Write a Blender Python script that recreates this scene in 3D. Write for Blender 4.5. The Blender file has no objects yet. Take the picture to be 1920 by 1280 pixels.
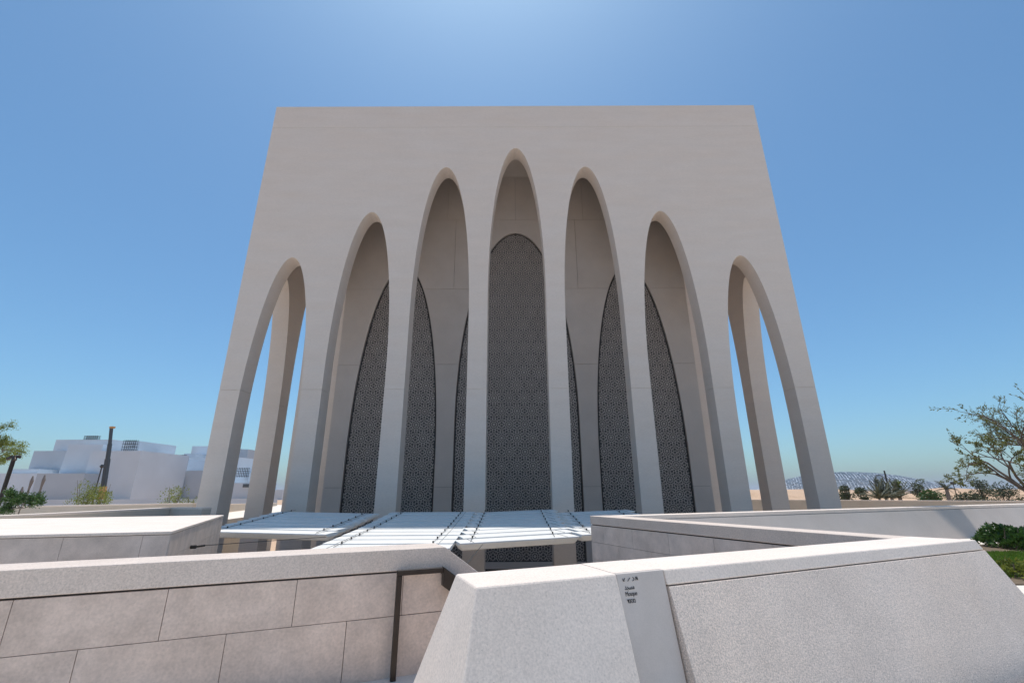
import bpy, bmesh, math, random
from mathutils import Vector, Matrix
S = bpy.context.scene
COL = S.collection
rad = math.radians

# ------------------------------------------------------------------ camera
FPX, PITCH, ROLL, YAW = 845.12, 0.31934, -0.00507, 0.0016
CAMZ = 1.6
R0 = Vector((math.cos(YAW), -math.sin(YAW), 0))
FW = Vector((math.sin(YAW)*math.cos(PITCH), math.cos(YAW)*math.cos(PITCH), math.sin(PITCH)))
U0 = R0.cross(FW)
CX = R0*math.cos(ROLL) + U0*math.sin(ROLL)
CU = U0*math.cos(ROLL) - R0*math.sin(ROLL)
cam = bpy.data.cameras.new('camera'); cam.lens = FPX/1920*36; cam.sensor_width = 36; cam.sensor_fit = 'HORIZONTAL'
cam.clip_start = 0.05; cam.clip_end = 60000
camo = bpy.data.objects.new('camera', cam); COL.objects.link(camo)
camo.matrix_world = Matrix(((CX.x, CU.x, -FW.x, 0), (CX.y, CU.y, -FW.y, 0), (CX.z, CU.z, -FW.z, CAMZ), (0, 0, 0, 1)))
S.camera = camo

# ------------------------------------------------------------------ sky, sun, exposure
SUN = Vector((-0.85, 5.6, 23.6)).normalized()
w = bpy.data.worlds.new('World'); S.world = w; w.use_nodes = True
nt = w.node_tree; bg = nt.nodes['Background']
sky = nt.nodes.new('ShaderNodeTexSky'); sky.sky_type = 'NISHITA'; sky.sun_disc = False
sky.sun_elevation = math.asin(SUN.z); sky.sun_rotation = math.atan2(SUN.x, SUN.y)
sky.altitude = 0; sky.air_density = 1.0; sky.dust_density = 1.2; sky.ozone_density = 10.0
tn = nt.nodes.new('ShaderNodeMix'); tn.data_type = 'RGBA'; tn.blend_type = 'MULTIPLY'; tn.inputs[0].default_value = 1.0   # white balance of the sky
tn.inputs[7].default_value = (0.875, 1.065, 0.985, 1)
nt.links.new(sky.outputs[0], tn.inputs[6]); nt.links.new(tn.outputs[2], bg.inputs[0]); bg.inputs[1].default_value = 0.142
sl = bpy.data.lights.new('sun', 'SUN'); sl.energy = 3.7; sl.angle = rad(0.53); sl.color = (1, 0.955, 0.89)
so = bpy.data.objects.new('sun', sl); COL.objects.link(so)
so.rotation_euler = SUN.to_track_quat('Z', 'Y').to_euler(); so.location = (0, 0, 80)
S.view_settings.view_transform = 'Standard'; S.view_settings.look = 'None'
S.view_settings.exposure = 0.0; S.view_settings.gamma = 1.0
S.view_settings.use_curve_mapping = False

# ------------------------------------------------------------------ pixel helpers (photo pixels give directions only)
def ray(u, v):
    a0, b0 = u-960, v-640
    a = a0*math.cos(ROLL)+b0*math.sin(ROLL); b = -a0*math.sin(ROLL)+b0*math.cos(ROLL)
    return R0*(a/FPX) + U0*(-b/FPX) + FW
def onY(u, v, Y):
    r = ray(u, v); r = r*(Y/r.y); return Vector((r.x, r.y, r.z+CAMZ))
def onZ(u, v, Z):
    r = ray(u, v); r = r*((Z-CAMZ)/r.z); return Vector((r.x, r.y, Z))
def on_plane(u, v, p, n):
    r = ray(u, v); o = Vector((0, 0, CAMZ)); return o + r*((p-o).dot(n)/r.dot(n))

# ------------------------------------------------------------------ materials
MATS = {}
def nodes_of(name):
    m = bpy.data.materials.new(name); m.use_nodes = True
    t = m.node_tree; return m, t, t.nodes, t.links, t.nodes['Principled BSDF']
def stone(name, col, var=0.08, scale=3.0, stretch=(1, 1, 1), fine=0.06, fscale=120, rough=0.75, bump=0.15, bscale=90, spots=0.0, rnd=0.0, warm=(1.0, 0.94, 0.88), bdist=0.004, spscale=45):
    """col: base colour; blotchy large variation, fine grain, dark pits"""
    m, t, N, L, P = nodes_of(name)
    geo = N.new('ShaderNodeNewGeometry'); mp = N.new('ShaderNodeMapping'); mp.inputs['Scale'].default_value = stretch
    L.new(geo.outputs['Position'], mp.inputs['Vector'])
    src = mp.outputs['Vector']
    n1 = N.new('ShaderNodeTexNoise'); n1.inputs['Scale'].default_value = scale; n1.inputs['Detail'].default_value = 7; n1.inputs['Roughness'].default_value = 0.62
    L.new(src, n1.inputs['Vector'])
    n2 = N.new('ShaderNodeTexNoise'); n2.inputs['Scale'].default_value = fscale; n2.inputs['Detail'].default_value = 3
    L.new(src, n2.inputs['Vector'])
    r1 = N.new('ShaderNodeMapRange'); r1.inputs[1].default_value = 0.3; r1.inputs[2].default_value = 0.7
    r1.inputs[3].default_value = 1-var; r1.inputs[4].default_value = 1+var; L.new(n1.outputs['Fac'], r1.inputs[0])
    r2 = N.new('ShaderNodeMapRange'); r2.inputs[1].default_value = 0.3; r2.inputs[2].default_value = 0.7
    r2.inputs[3].default_value = 1-fine; r2.inputs[4].default_value = 1+fine; L.new(n2.outputs['Fac'], r2.inputs[0])
    mu = N.new('ShaderNodeMath'); mu.operation = 'MULTIPLY'; L.new(r1.outputs[0], mu.inputs[0]); L.new(r2.outputs[0], mu.inputs[1])
    val = mu.outputs[0]
    if rnd:
        oi = N.new('ShaderNodeObjectInfo'); rr = N.new('ShaderNodeMapRange')
        rr.inputs[3].default_value = 1-rnd; rr.inputs[4].default_value = 1+rnd; L.new(oi.outputs['Random'], rr.inputs[0])
        m2 = N.new('ShaderNodeMath'); m2.operation = 'MULTIPLY'; L.new(val, m2.inputs[0]); L.new(rr.outputs[0], m2.inputs[1]); val = m2.outputs[0]
    if spots:
        v = N.new('ShaderNodeTexVoronoi'); v.inputs['Scale'].default_value = spscale; L.new(src, v.inputs['Vector'])
        lt = N.new('ShaderNodeMapRange'); lt.inputs[1].default_value = 0.10; lt.inputs[2].default_value = 0.22
        lt.inputs[3].default_value = 1-spots; lt.inputs[4].default_value = 1; L.new(v.outputs['Distance'], lt.inputs[0])
        m3 = N.new('ShaderNodeMath'); m3.operation = 'MULTIPLY'; L.new(val, m3.inputs[0]); L.new(lt.outputs[0], m3.inputs[1]); val = m3.outputs[0]
    # hue drift between the base and a warmer tint
    n3 = N.new('ShaderNodeTexNoise'); n3.inputs['Scale'].default_value = scale*0.6; n3.inputs['Detail'].default_value = 4; L.new(src, n3.inputs['Vector'])
    mx = N.new('ShaderNodeMix'); mx.data_type = 'RGBA'
    mx.inputs[6].default_value = (*col, 1); mx.inputs[7].default_value = (col[0]*warm[0], col[1]*warm[1], col[2]*warm[2], 1)
    L.new(n3.outputs['Fac'], mx.inputs[0])
    vm = N.new('ShaderNodeVectorMath'); vm.operation = 'SCALE'; L.new(mx.outputs[2], vm.inputs[0]); L.new(val, vm.inputs['Scale'])
    L.new(vm.outputs[0], P.inputs['Base Color']); P.inputs['Roughness'].default_value = rough
    P.inputs['Specular IOR Level'].default_value = 0.25
    if bump:
        nb = N.new('ShaderNodeTexNoise'); nb.inputs['Scale'].default_value = bscale; nb.inputs['Detail'].default_value = 4; L.new(src, nb.inputs['Vector'])
        b = N.new('ShaderNodeBump'); b.inputs['Strength'].default_value = bump; b.inputs['Distance'].default_value = bdist
        L.new(nb.outputs['Fac'], b.inputs['Height']); L.new(b.outputs[0], P.inputs['Normal'])
    MATS[name] = m; return m
def plain(name, col, rough=0.6, metal=0.0, var=0.1, scale=4.0, trans=0.0, rnd=0.0):
    m, t, N, L, P = nodes_of(name)
    n = N.new('ShaderNodeTexNoise'); n.inputs['Scale'].default_value = scale; n.inputs['Detail'].default_value = 4
    geo = N.new('ShaderNodeNewGeometry'); L.new(geo.outputs['Position'], n.inputs['Vector'])
    r = N.new('ShaderNodeMapRange'); r.inputs[1].default_value = .3; r.inputs[2].default_value = .7
    r.inputs[3].default_value = 1-var; r.inputs[4].default_value = 1+var; L.new(n.outputs['Fac'], r.inputs[0])
    val = r.outputs[0]
    if rnd:
        oi = N.new('ShaderNodeObjectInfo'); rr = N.new('ShaderNodeMapRange'); rr.inputs[3].default_value = 1-rnd; rr.inputs[4].default_value = 1+rnd
        L.new(oi.outputs['Random'], rr.inputs[0]); m2 = N.new('ShaderNodeMath'); m2.operation = 'MULTIPLY'
        L.new(val, m2.inputs[0]); L.new(rr.outputs[0], m2.inputs[1]); val = m2.outputs[0]
    vm = N.new('ShaderNodeVectorMath'); vm.operation = 'SCALE'; vm.inputs[0].default_value = col; L.new(val, vm.inputs['Scale'])
    L.new(vm.outputs[0], P.inputs['Base Color']); P.inputs['Roughness'].default_value = rough; P.inputs['Metallic'].default_value = metal
    if trans:
        tr = N.new('ShaderNodeBsdfTranslucent'); L.new(vm.outputs[0], tr.inputs[0])
        ms = N.new('ShaderNodeMixShader'); ms.inputs[0].default_value = trans
        L.new(P.outputs[0], ms.inputs[1]); L.new(tr.outputs[0], ms.inputs[2]); L.new(ms.outputs[0], N['Material Output'].inputs[0])
    MATS[name] = m; return m

stone('facade', (0.715, 0.64, 0.58), var=0.026, scale=1.0, stretch=(0.5, 0.5, 2.4), fine=0.035, fscale=16, bump=0.12, bscale=18, bdist=0.01, rnd=0.015)
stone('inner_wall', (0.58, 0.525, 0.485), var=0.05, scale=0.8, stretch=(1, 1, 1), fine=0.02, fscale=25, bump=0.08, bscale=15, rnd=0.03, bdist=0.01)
stone('parapet_concrete', (0.68, 0.59, 0.53), var=0.06, scale=2.2, fine=0.14, fscale=75, bump=0.25, bscale=160, spots=0.16, spscale=38)
stone('smooth_concrete', (0.82, 0.725, 0.655), var=0.05, scale=2.0, fine=0.11, fscale=70, bump=0.22, bscale=120, spots=0.13, spscale=31)
stone('wall_concrete', (0.61, 0.545, 0.50), var=0.06, scale=0.9, fine=0.05, fscale=60, bump=0.15, bscale=70, spots=0.1, spscale=20)
stone('wall_joint', (0.26, 0.235, 0.22), var=0.05, scale=2, bump=0)
stone('panel_stone', (0.64, 0.585, 0.55), var=0.05, scale=4, fine=0.04, fscale=120, bump=0.12, bscale=150)
stone('rough_stone', (0.83, 0.715, 0.635), var=0.07, scale=1.6, fine=0.26, fscale=100, bump=0.9, bscale=100, spots=0.22, spscale=60, bdist=0.007)
stone('slab_stone', (0.68, 0.56, 0.49), var=0.17, scale=3.6, fine=0.09, fscale=45, bump=0.12, bscale=130, rnd=0.05, spots=0.07, spscale=25, rough=0.6)
stone('grey_slab', (0.69, 0.59, 0.53), var=0.17, scale=3.0, fine=0.05, fscale=60, bump=0.1, bscale=110, rnd=0.05, rough=0.6)
stone('joint', (0.10, 0.085, 0.075), var=0.1, scale=8, bump=0)
stone('cream_stone', (0.60, 0.54, 0.47), var=0.05, scale=1.5, fine=0.03, fscale=60, bump=0.08, bscale=60)
stone('paving', (0.80, 0.735, 0.66), var=0.06, scale=1.2, fine=0.05, fscale=80, bump=0.1, bscale=80)
stone('court_paving', (0.74, 0.67, 0.59), var=0.06, scale=1.0, fine=0.04, fscale=50, bump=0.05, bscale=60)
stone('sand', (0.58, 0.40, 0.27), var=0.14, scale=0.05, fine=0.06, fscale=1.5, bump=0.3, bscale=0.8, bdist=0.2, rough=0.95)
plain('white_metal', (0.88, 0.86, 0.82), rough=0.45, var=0.03, scale=6, rnd=0.03)
plain('bronze', (0.040, 0.031, 0.026), rough=0.42, metal=0.55, var=0.15, scale=12)
plain('dark_steel', (0.035, 0.033, 0.032), rough=0.45, metal=0.6)
plain('cable', (0.10, 0.095, 0.09), rough=0.4, metal=0.8)
plain('screen_lattice', (0.44, 0.385, 0.345), rough=0.6, var=0.06, scale=2, rnd=0.05)
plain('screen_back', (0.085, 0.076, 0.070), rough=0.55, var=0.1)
plain('glass_dark', (0.03, 0.03, 0.032), rough=0.15, var=0.05)
plain('ink', (0.055, 0.05, 0.05), rough=0.7)
plain('wrap_white', (0.62, 0.66, 0.70), rough=0.7, var=0.06, scale=0.05, rnd=0.07)
plain('wrap_grey', (0.47, 0.505, 0.545), rough=0.7, var=0.06, scale=0.05)
plain('wrap_blue', (0.68, 0.74, 0.80), rough=0.7, var=0.06, scale=0.05)
plain('wrap_pink', (0.80, 0.52, 0.62), rough=0.7, var=0.03)
plain('orange_paint', (0.62, 0.30, 0.06), rough=0.5)
plain('dome_steel', (0.50, 0.52, 0.55), rough=0.4, metal=0.1, var=0.1, scale=0.1)
plain('dome_dark', (0.24, 0.25, 0.27), rough=0.6)
plain('bark', (0.16, 0.115, 0.085), rough=0.9, var=0.3, scale=30)
plain('bark_grey', (0.22, 0.19, 0.165), rough=0.9, var=0.25, scale=30)
plain('leaf_olive', (0.165, 0.165, 0.04), rough=0.55, var=0.35, scale=5, trans=0.35)
plain('leaf_dark', (0.06, 0.125, 0.025), rough=0.4, var=0.35, scale=7, trans=0.25)
plain('leaf_lime', (0.20, 0.23, 0.04), rough=0.5, var=0.3, scale=3, trans=0.4)
plain('leaf_far', (0.075, 0.095, 0.045), rough=0.6, var=0.35, scale=0.6, trans=0.25)
plain('leaf_palm', (0.085, 0.10, 0.06), rough=0.5, var=0.3, scale=0.8, trans=0.2)
plain('grass', (0.14, 0.25, 0.02), rough=0.6, var=0.3, scale=4, trans=0.3)
plain('soil', (0.16, 0.115, 0.075), rough=0.95, var=0.25, scale=20)

# ------------------------------------------------------------------ mesh helpers
class MB:
    def __init__(s): s.v = []; s.f = []
    def quad(s, a, b, c, d): n = len(s.v); s.v += [tuple(a), tuple(b), tuple(c), tuple(d)]; s.f.append((n, n+1, n+2, n+3))
    def poly(s, pts): n = len(s.v); s.v += [tuple(p) for p in pts]; s.f.append(tuple(range(n, n+len(pts))))
    def prism(s, bot, top):
        """bot/top: equal lists of 3D points, counter-clockwise seen from the top side"""
        n = len(s.v); k = len(bot); s.v += [tuple(p) for p in bot] + [tuple(p) for p in top]
        s.f.append(tuple(range(n+k-1, n-1, -1))); s.f.append(tuple(range(n+k, n+2*k)))
        for i in range(k): j = (i+1) % k; s.f.append((n+i, n+j, n+k+j, n+k+i))
    def box(s, x0, x1, y0, y1, z0, z1):
        s.prism([(x0, y0, z0), (x1, y0, z0), (x1, y1, z0), (x0, y1, z0)], [(x0, y0, z1), (x1, y0, z1), (x1, y1, z1), (x0, y1, z1)])
    def vprism(s, pts2, z0, z1):
        s.prism([(p[0], p[1], z0) for p in pts2], [(p[0], p[1], z1) for p in pts2])
    def tube(s, pts, r, k=8, cap=True):
        pts = [Vector(p) for p in pts]; rs = r if isinstance(r, (list, tuple)) else [r]*len(pts)
        n0 = len(s.v); a = None
        for i, p in enumerate(pts):
            t = (pts[min(i+1, len(pts)-1)]-pts[max(i-1, 0)]).normalized()
            if a is None: a = t.orthogonal().normalized()
            a = (a - t*a.dot(t)); a = a.normalized() if a.length > 1e-6 else t.orthogonal().normalized()
            b = t.cross(a)
            for q in range(k):
                an = 2*math.pi*q/k; s.v.append(tuple(p + (a*math.cos(an)+b*math.sin(an))*rs[i]))
        for i in range(len(pts)-1):
            for q in range(k):
                s.f.append((n0+i*k+q, n0+i*k+(q+1) % k, n0+(i+1)*k+(q+1) % k, n0+(i+1)*k+q))
        if cap:
            s.f.append(tuple(n0+q for q in range(k-1, -1, -1))); s.f.append(tuple(n0+(len(pts)-1)*k+q for q in range(k)))
    def bar(s, a, b, wdt, hgt, up=Vector((0, 0, 1))):
        a = Vector(a); b = Vector(b); t = (b-a).normalized(); sd = t.cross(up).normalized(); u = sd.cross(t)
        c = [(-1, -1), (1, -1), (1, 1), (-1, 1)]
        A = [a+sd*(x*wdt/2)+u*(y*hgt/2) for x, y in c]; B = [b+sd*(x*wdt/2)+u*(y*hgt/2) for x, y in c]
        s.prism(A, B)
    def mesh(s, name, smooth=None):
        me = bpy.data.meshes.new(name); me.from_pydata(s.v, [], s.f); me.update()
        bm = bmesh.new(); bm.from_mesh(me); bmesh.ops.recalc_face_normals(bm, faces=bm.faces[:]) if len(s.f) < 30000 else None
        bm.to_mesh(me); bm.free()
        if smooth is not None:
            for p in me.polygons: p.use_smooth = True
            me.set_sharp_from_angle(angle=rad(smooth))
        return me
    def build(s, name, mat, parent=None, smooth=None, bevel=0.0):
        return place(s.mesh(name, smooth), name, mat, parent, bevel)
def place(me, name, mat, parent=None, bevel=0.0):
    if mat and not me.materials: me.materials.append(MATS[mat])
    o = bpy.data.objects.new(name, me); COL.objects.link(o)
    if parent: o.parent = parent
    if bevel:
        b = o.modifiers.new('bevel', 'BEVEL'); b.width = bevel; b.segments = 2; b.limit_method = 'ANGLE'; b.angle_limit = rad(25)
    return o
def tag(o, label, cat, group=None):
    o['label'] = label; o['category'] = cat
    if group: o['group'] = group
    return o
def struct(o): o['kind'] = 'structure'; return o
def thing(name, label, cat, loc=(0, 0, 0), group=None):
    o = bpy.data.objects.new(name, None); COL.objects.link(o); o.location = loc; o.empty_display_size = .3
    return tag(o, label, cat, group)
def at(o, parent):
    """keep the part's world coordinates under an Empty that stands at the thing's base"""
    o.parent = parent; o.matrix_parent_inverse = Matrix.Translation(-Vector(parent.location)); return o
E3 = Vector((0, 0, 1))

# ------------------------------------------------------------------ main dimensions
FCX, FD = 0.3116, 22.285              # facade centre, distance
ZT = 22.955 + CAMZ                    # top of the cube
ZB = ZT - 30.0                        # courtyard level
BAY = 29/7
WT = CAMZ - 0.54                      # parapet tops near the viewer
WT2 = CAMZ - 0.60                     # parapet tops farther on
GZ = -6.0

# ------------------------------------------------------------------ ground
m = MB(); m.quad((-26000, -26000, GZ), (26000, -26000, GZ), (26000, 26000, GZ), (-26000, 26000, GZ))
struct(m.build('ground', 'sand'))
m = MB(); m.vprism([(-19, 1), (-2, 3.4), (8, 4.2), (30, 14), (30, 60), (-24, 60), (-24, 10)], GZ+.004, ZB)
struct(m.build('courtyard_floor', 'court_paving'))

# plan points of the parapets
A_ = onZ(893, 1100, WT); B_ = onZ(855, 1075, WT); T_ = onZ(1829, 1011.5, WT); I_ = onZ(1674, 1008.5, WT)
dR = Vector((T_.x-A_.x, T_.y-A_.y, 0)).normalized(); nR = Vector((dR.y, -dR.x, 0))
L0 = onZ(0, 1069, WT); L1 = onZ(835, 1025.2, WT)
dL = (L1-L0).normalized(); nL = Vector((dL.y, -dL.x, 0))
LS = L1 - dL*9.5                      # left parapet runs on outside the frame
C_ = onZ(1106, 966.5, WT2)
dB = (onZ(1900, 943.5, WT2)-C_); dB.z = 0; dB.normalize(); nB = Vector((dB.y, -dB.x, 0))
P1 = onZ(420, 965, WT2); P2 = onZ(322, 995.5, WT2); P3 = onZ(0, 1003, WT2); P4 = onZ(0, 972, WT2)
P1.z = P2.z = 0
dP = (Vector((P2.x, P2.y, 0))-Vector((P3.x, P3.y, 0))).normalized(); nP = Vector((dP.y, -dP.x, 0))

# terrace the viewer stands on (with the stair and courtyard left open)
Bend = C_ + dB*60
nRb = nR*.318; bl_ = Vector((A_.x, A_.y, 0))
tz = [bl_+dR*((T_-A_).dot(dR)+.85)-nR*.35, bl_+dR*((T_-A_).dot(dR)+.85)+nRb+nR*.22, bl_-dR*.5+nRb+nR*.22, bl_-dR*.5-nR*.9]
ter = [(-60, -40), (70, -40), (70, Bend.y), (Bend.x, Bend.y), (C_.x+.3, C_.y+.1), (T_.x-.2, T_.y+.75)] + [(p.x, p.y) for p in tz] + [(L1.x, L1.y-.4), (L1.x-.05, L1.y+.12), (LS.x, LS.y+.12), (-60, LS.y-16)]
m = MB(); m.vprism(ter, -0.35, 0.0); struct(m.build('terrace', 'paving'))
m = MB(); m.vprism([(p.x, p.y) for p in (tz[0]-nR*.2, tz[1]+nR*.1, tz[2]+nR*.1, tz[3])], -.30, -.14); struct(m.build('drain_strip', 'joint'))
ter2 = [(-80, P2.y-15), (P3.x-1, P3.y-.1), (P2.x-.1, P2.y+.1), (P1.x-.1, P1.y+.1), (-12.9, 18.6), (-17, 26.5), (-23, 62), (-80, 62)]
m = MB(); m.vprism(ter2, -0.35, 0.0); struct(m.build('raised_garden_floor', 'paving'))

q0 = L1-dL*2.6-nL*.42; q1 = LS-nL*.42; q2 = Vector((P2.x, P2.y, 0))-dP*9+nP*.0; q3 = Vector((P2.x, P2.y, 0))-dP*.6
m = MB(); m.vprism([(q1.x, q1.y), (q0.x, q0.y), (q3.x, q3.y), (q2.x, q2.y)], -.8, -.45); struct(m.build('bounce_floor', 'paving'))  # unseen floor, added to bounce sunlight onto the plinth's shaded front

# ------------------------------------------------------------------ the mosque: a cube of thin parabolic arcades round an inner block
mosque = thing('mosque', 'pale grey cubic mosque with seven tall pointed arches across its front', 'mosque', (FCX, FD+15, ZB))
APEX = {1: 12.34, 2: 15.24, 3: 18.33, 4: 19.71, 5: 18.33, 6: 15.24, 7: 12.34}
AW, AH = (BAY-1)/2, 9.5
def ctr(k): return (k-4)*BAY
def whalf(k, z):
    d = APEX[k]+CAMZ - z
    if d <= 0: return 0.0
    if d >= AH: return AW
    return AW*math.sqrt(max(0, 1-(1-d/AH)**2))
ZJ = 4.87 + CAMZ                      # casting joint in the legs
ZP = ZT - 1.643                       # groove under the top band
def arch_curve(k, z0, n=26):
    """left foot -> apex -> right foot"""
    za = APEX[k]+CAMZ; h = min(za-z0, AH)
    th = math.acos(max(0, 1-h/AH)) if h < AH else math.pi/2
    pts = []
    for i in range(n+1):
        a = th*(1-i/n); d = AH*(1-math.cos(a)); pts.append((ctr(k)-AW*math.sin(a), za-d))
    left = pts
    if za-AH > z0: left = [(ctr(k)-AW, z0)] + left
    right = [(2*ctr(k)-x, z) for x, z in reversed(left[:-1])]
    return left+right
def extrude(pts, y0, y1):
    m = MB(); m.prism([(x, y1, z) for x, z in pts], [(x, y0, z) for x, z in pts]); return m
GAP = 0.02
def upper(full):
    X = 15 if full else 14
    pts = [(-X, ZP-.012)]
    z0 = ZJ + GAP/2
    if full: pts.append((-15, z0))
    for k in range(1, 8):
        c = arch_curve(k, z0)
        if not full and k == 1:
            pts.append((-14, APEX[1]+CAMZ-AH+2.4)); c = [q for q in c if q[1] > APEX[1]+CAMZ-AH+2.6]+[]
            c = [q for q in arch_curve(1, z0) if q[0] > ctr(1) or q[1] > APEX[1]+CAMZ-AH+2.6]
        if not full and k == 7:
            c = [q for q in arch_curve(7, z0) if q[0] < ctr(7) or q[1] > APEX[7]+CAMZ-AH+2.6]
        pts += c
    if not full: pts.append((14, APEX[7]+CAMZ-AH+2.4))
    if full: pts.append((15, z0))
    pts.append((X, ZP-.012))
    return extrude(pts, 0, 1).mesh('facade_wall', 35)
def pier_mesh(i, zlo, zhi, inset=0.0, y0=0.0, y1=1.0, n=10):
    """leg between arch i and arch i+1 (0..7)"""
    lf = lambda z: (-15 if i == 0 else ctr(i)+whalf(i, z)) + inset
    rt = lambda z: (15 if i == 7 else ctr(i+1)-whalf(i+1, z)) - inset
    zs = [zlo+(zhi-zlo)*q/n for q in range(n+1)]
    pts = [(lf(z), z) for z in zs][::-1] + [(rt(z), z) for z in zs]
    return extrude(pts, y0, y1).mesh('pier', 35)
front = upper(True); side = upper(False)
piers = [pier_mesh(i, ZB, ZJ-GAP/2) for i in range(8)]
pcore = [pier_mesh(i, ZJ-.1, ZJ+.1, 0.025, 0.025, 0.975, 1) for i in range(8)]
SIDES = [((FCX, FD, 0), 0), ((FCX, FD+30, 0), math.pi), ((FCX-15, FD+15, 0), -math.pi/2), ((FCX+15, FD+15, 0), math.pi/2)]
WM = {}
def mpart(me, name, mat, loc, rz, parent=None):
    o = place(me, name, mat); o.matrix_world = Matrix.Translation(loc) @ Matrix.Rotation(rz, 4, 'Z')
    p = parent or mosque
    WM[o.name] = Matrix.Translation(loc) @ Matrix.Rotation(rz, 4, 'Z')
    o.parent = p; o.matrix_parent_inverse = WM[p.name].inverted() if parent else Matrix.Translation(-Vector(mosque.location)); return o
for si, (loc, rz) in enumerate(SIDES):
    mpart(front if si < 2 else side, 'facade_wall', 'facade', loc, rz)
    for i in range(8):
        if si >= 2 and i in (0, 7): continue
        p = mpart(piers[i], 'pier', 'facade', loc, rz)
        mpart(pcore[i], 'pier_joint', 'facade', loc, rz)
    X = 15 if si < 2 else 14
    m = MB(); m.box(-X, X, 0, 1, ZP+.012, ZT); mpart(m.mesh('parapet_band'), 'parapet_band', 'facade', loc, rz)
    m = MB(); m.box(-X+.006, X-.006, .006, .994, ZP-.05, ZP+.05); mpart(m.mesh('groove'), 'groove', 'cream_stone', loc, rz)
ZC = 20.9 + CAMZ                      # ceiling of the gallery
m = MB(); m.box(-13.997, 13.997, 1.003, 28.997, ZC, ZT-.7); mpart(m.mesh('roof'), 'roof', 'inner_wall', (FCX, FD, 0), 0)
IB = 15-BAY                           # inner block half width
FDI = FD + BAY
m = MB(); m.box(-IB, IB, BAY+.25, 30-BAY, ZB, ZC-.003); mpart(m.mesh('inner_block'), 'inner_block', 'inner_wall', (FCX, FD, 0), 0)
# inner front wall: cast panels round three arched openings
SCR = [(-7.24, 2.57, 13.95+CAMZ, 12.2), (0, 3.66, 16.40+CAMZ, 12.6), (7.24, 2.57, 13.95+CAMZ, 12.2)]
def sw(s, z, inset=0.0):
    c, a, za, h = s; d = za-inset*1.2 - z; a = a-inset
    if d <= 0: return 0.0
    if d >= h: return a
    return a*math.sqrt(max(0, 1-(1-d/h)**2))
wall = mpart((lambda m: (m.box(-IB+.02, IB-.02, BAY+.16, BAY+.248, ZB, ZC-.01), m.mesh('front_wall'))[1])(MB()), 'front_wall', 'wall_joint', (FCX, FD, 0), 0)
rows = [ZB, .2+CAMZ, 7.29+CAMZ, 12.3+CAMZ, 17.4+CAMZ, ZC]
g = 0.008
def wpanel(pts):
    mpart(extrude(pts, BAY, BAY+.15).mesh('wall_panel', 35), 'wall_panel', 'inner_wall', (FCX, FD, 0), 0, wall)
for r in range(3):
    z0, z1 = rows[r]+g, rows[r+1]-g
    zs = [z0+(z1-z0)*q/10 for q in range(11)]
    edges = [lambda z: -IB] + [(lambda z, s=s, e=e: s[0]+e*sw(s, z)) for s in SCR for e in (-1, 1)] + [lambda z: IB]
    for a in range(0, 8, 2):
        wpanel([(edges[a](z), z) for z in reversed(zs)] + [(edges[a+1](z), z) for z in zs])
z0, z1 = rows[3]+g, rows[4]-g
for (xa, xb, s) in ((-IB, -4-g, SCR[0]), (-4+g, 4-g, SCR[1]), (4+g, IB, SCR[2])):
    zs = [z0+(s[2]-z0)*(1-(1-q/16)**2) for q in range(17)]
    wpanel([(xa, z1), (xa, z0)] + [(s[0]-sw(s, z), z) for z in zs] + [(s[0]+sw(s, z), z) for z in reversed(zs[:-1])] + [(xb, z0), (xb, z1)])
z0, z1 = rows[4]+g, rows[5]-g
for xa, xb in ((-IB, -9.2-g), (-9.2+g, -4.6), (-4.6+2*g, -g), (g, 4.6-2*g), (4.6, 9.2-g), (9.2+g, IB)):
    wpanel([(xa, z1), (xa, z0), (xb, z0), (xb, z1)])
# pierced screens: rings, spokes and dots in hexagonal rosettes
ZS = ZB + 3.45
def rosette_faces():
    F = []
    def seg(r0, r1, a0, a1, k=1):
        for q in range(k):
            b0 = a0+(a1-a0)*q/k; b1 = a0+(a1-a0)*(q+1)/k
            F.append([(r0*math.cos(b0), r0*math.sin(b0)), (r1*math.cos(b0), r1*math.sin(b0)), (r1*math.cos(b1), r1*math.sin(b1)), (r0*math.cos(b1), r0*math.sin(b1))])
    tau = 2*math.pi
    for q in range(8): seg(0.004, .075, tau*q/8, tau*(q+1)/8)
    for q in range(6): seg(.075, .135, tau*q/6-.10, tau*q/6+.10)
    for q in range(16): seg(.135, .180, tau*q/16, tau*(q+1)/16)
    for q in range(12): seg(.180, .245, tau*q/12-.05, tau*q/12+.05)
    for q in range(24): seg(.245, .285, tau*q/24, tau*(q+1)/24)
    for q in range(12): seg(.285, .365, tau*(q+.5)/12-.10, tau*(q+.5)/12+.10)
    for q in range(24): seg(.365, .390, tau*q/24, tau*(q+1)/24)
    for q in range(18): seg(.390, .450, tau*q/18-.06, tau*q/18+.06)
    for q in range(6):      # stars in the gaps between the rings
        a = tau*(q+.5)/6
        for e in range(3):
            b = a + (e-1)*.11; seg(.455, .508-abs(e-1)*.02, b-.032, b+.032)
        seg(.45, .465, a-.2, a+.2, 3)
    return F
RF = rosette_faces(); HA = 0.90; HB = 0.78
def ros_mesh(faces):
    m = MB()
    for f in faces: m.poly([(x, 0, z) for x, z in f])
    return m.mesh('rosette')
ros_full = ros_mesh(RF)
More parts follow.
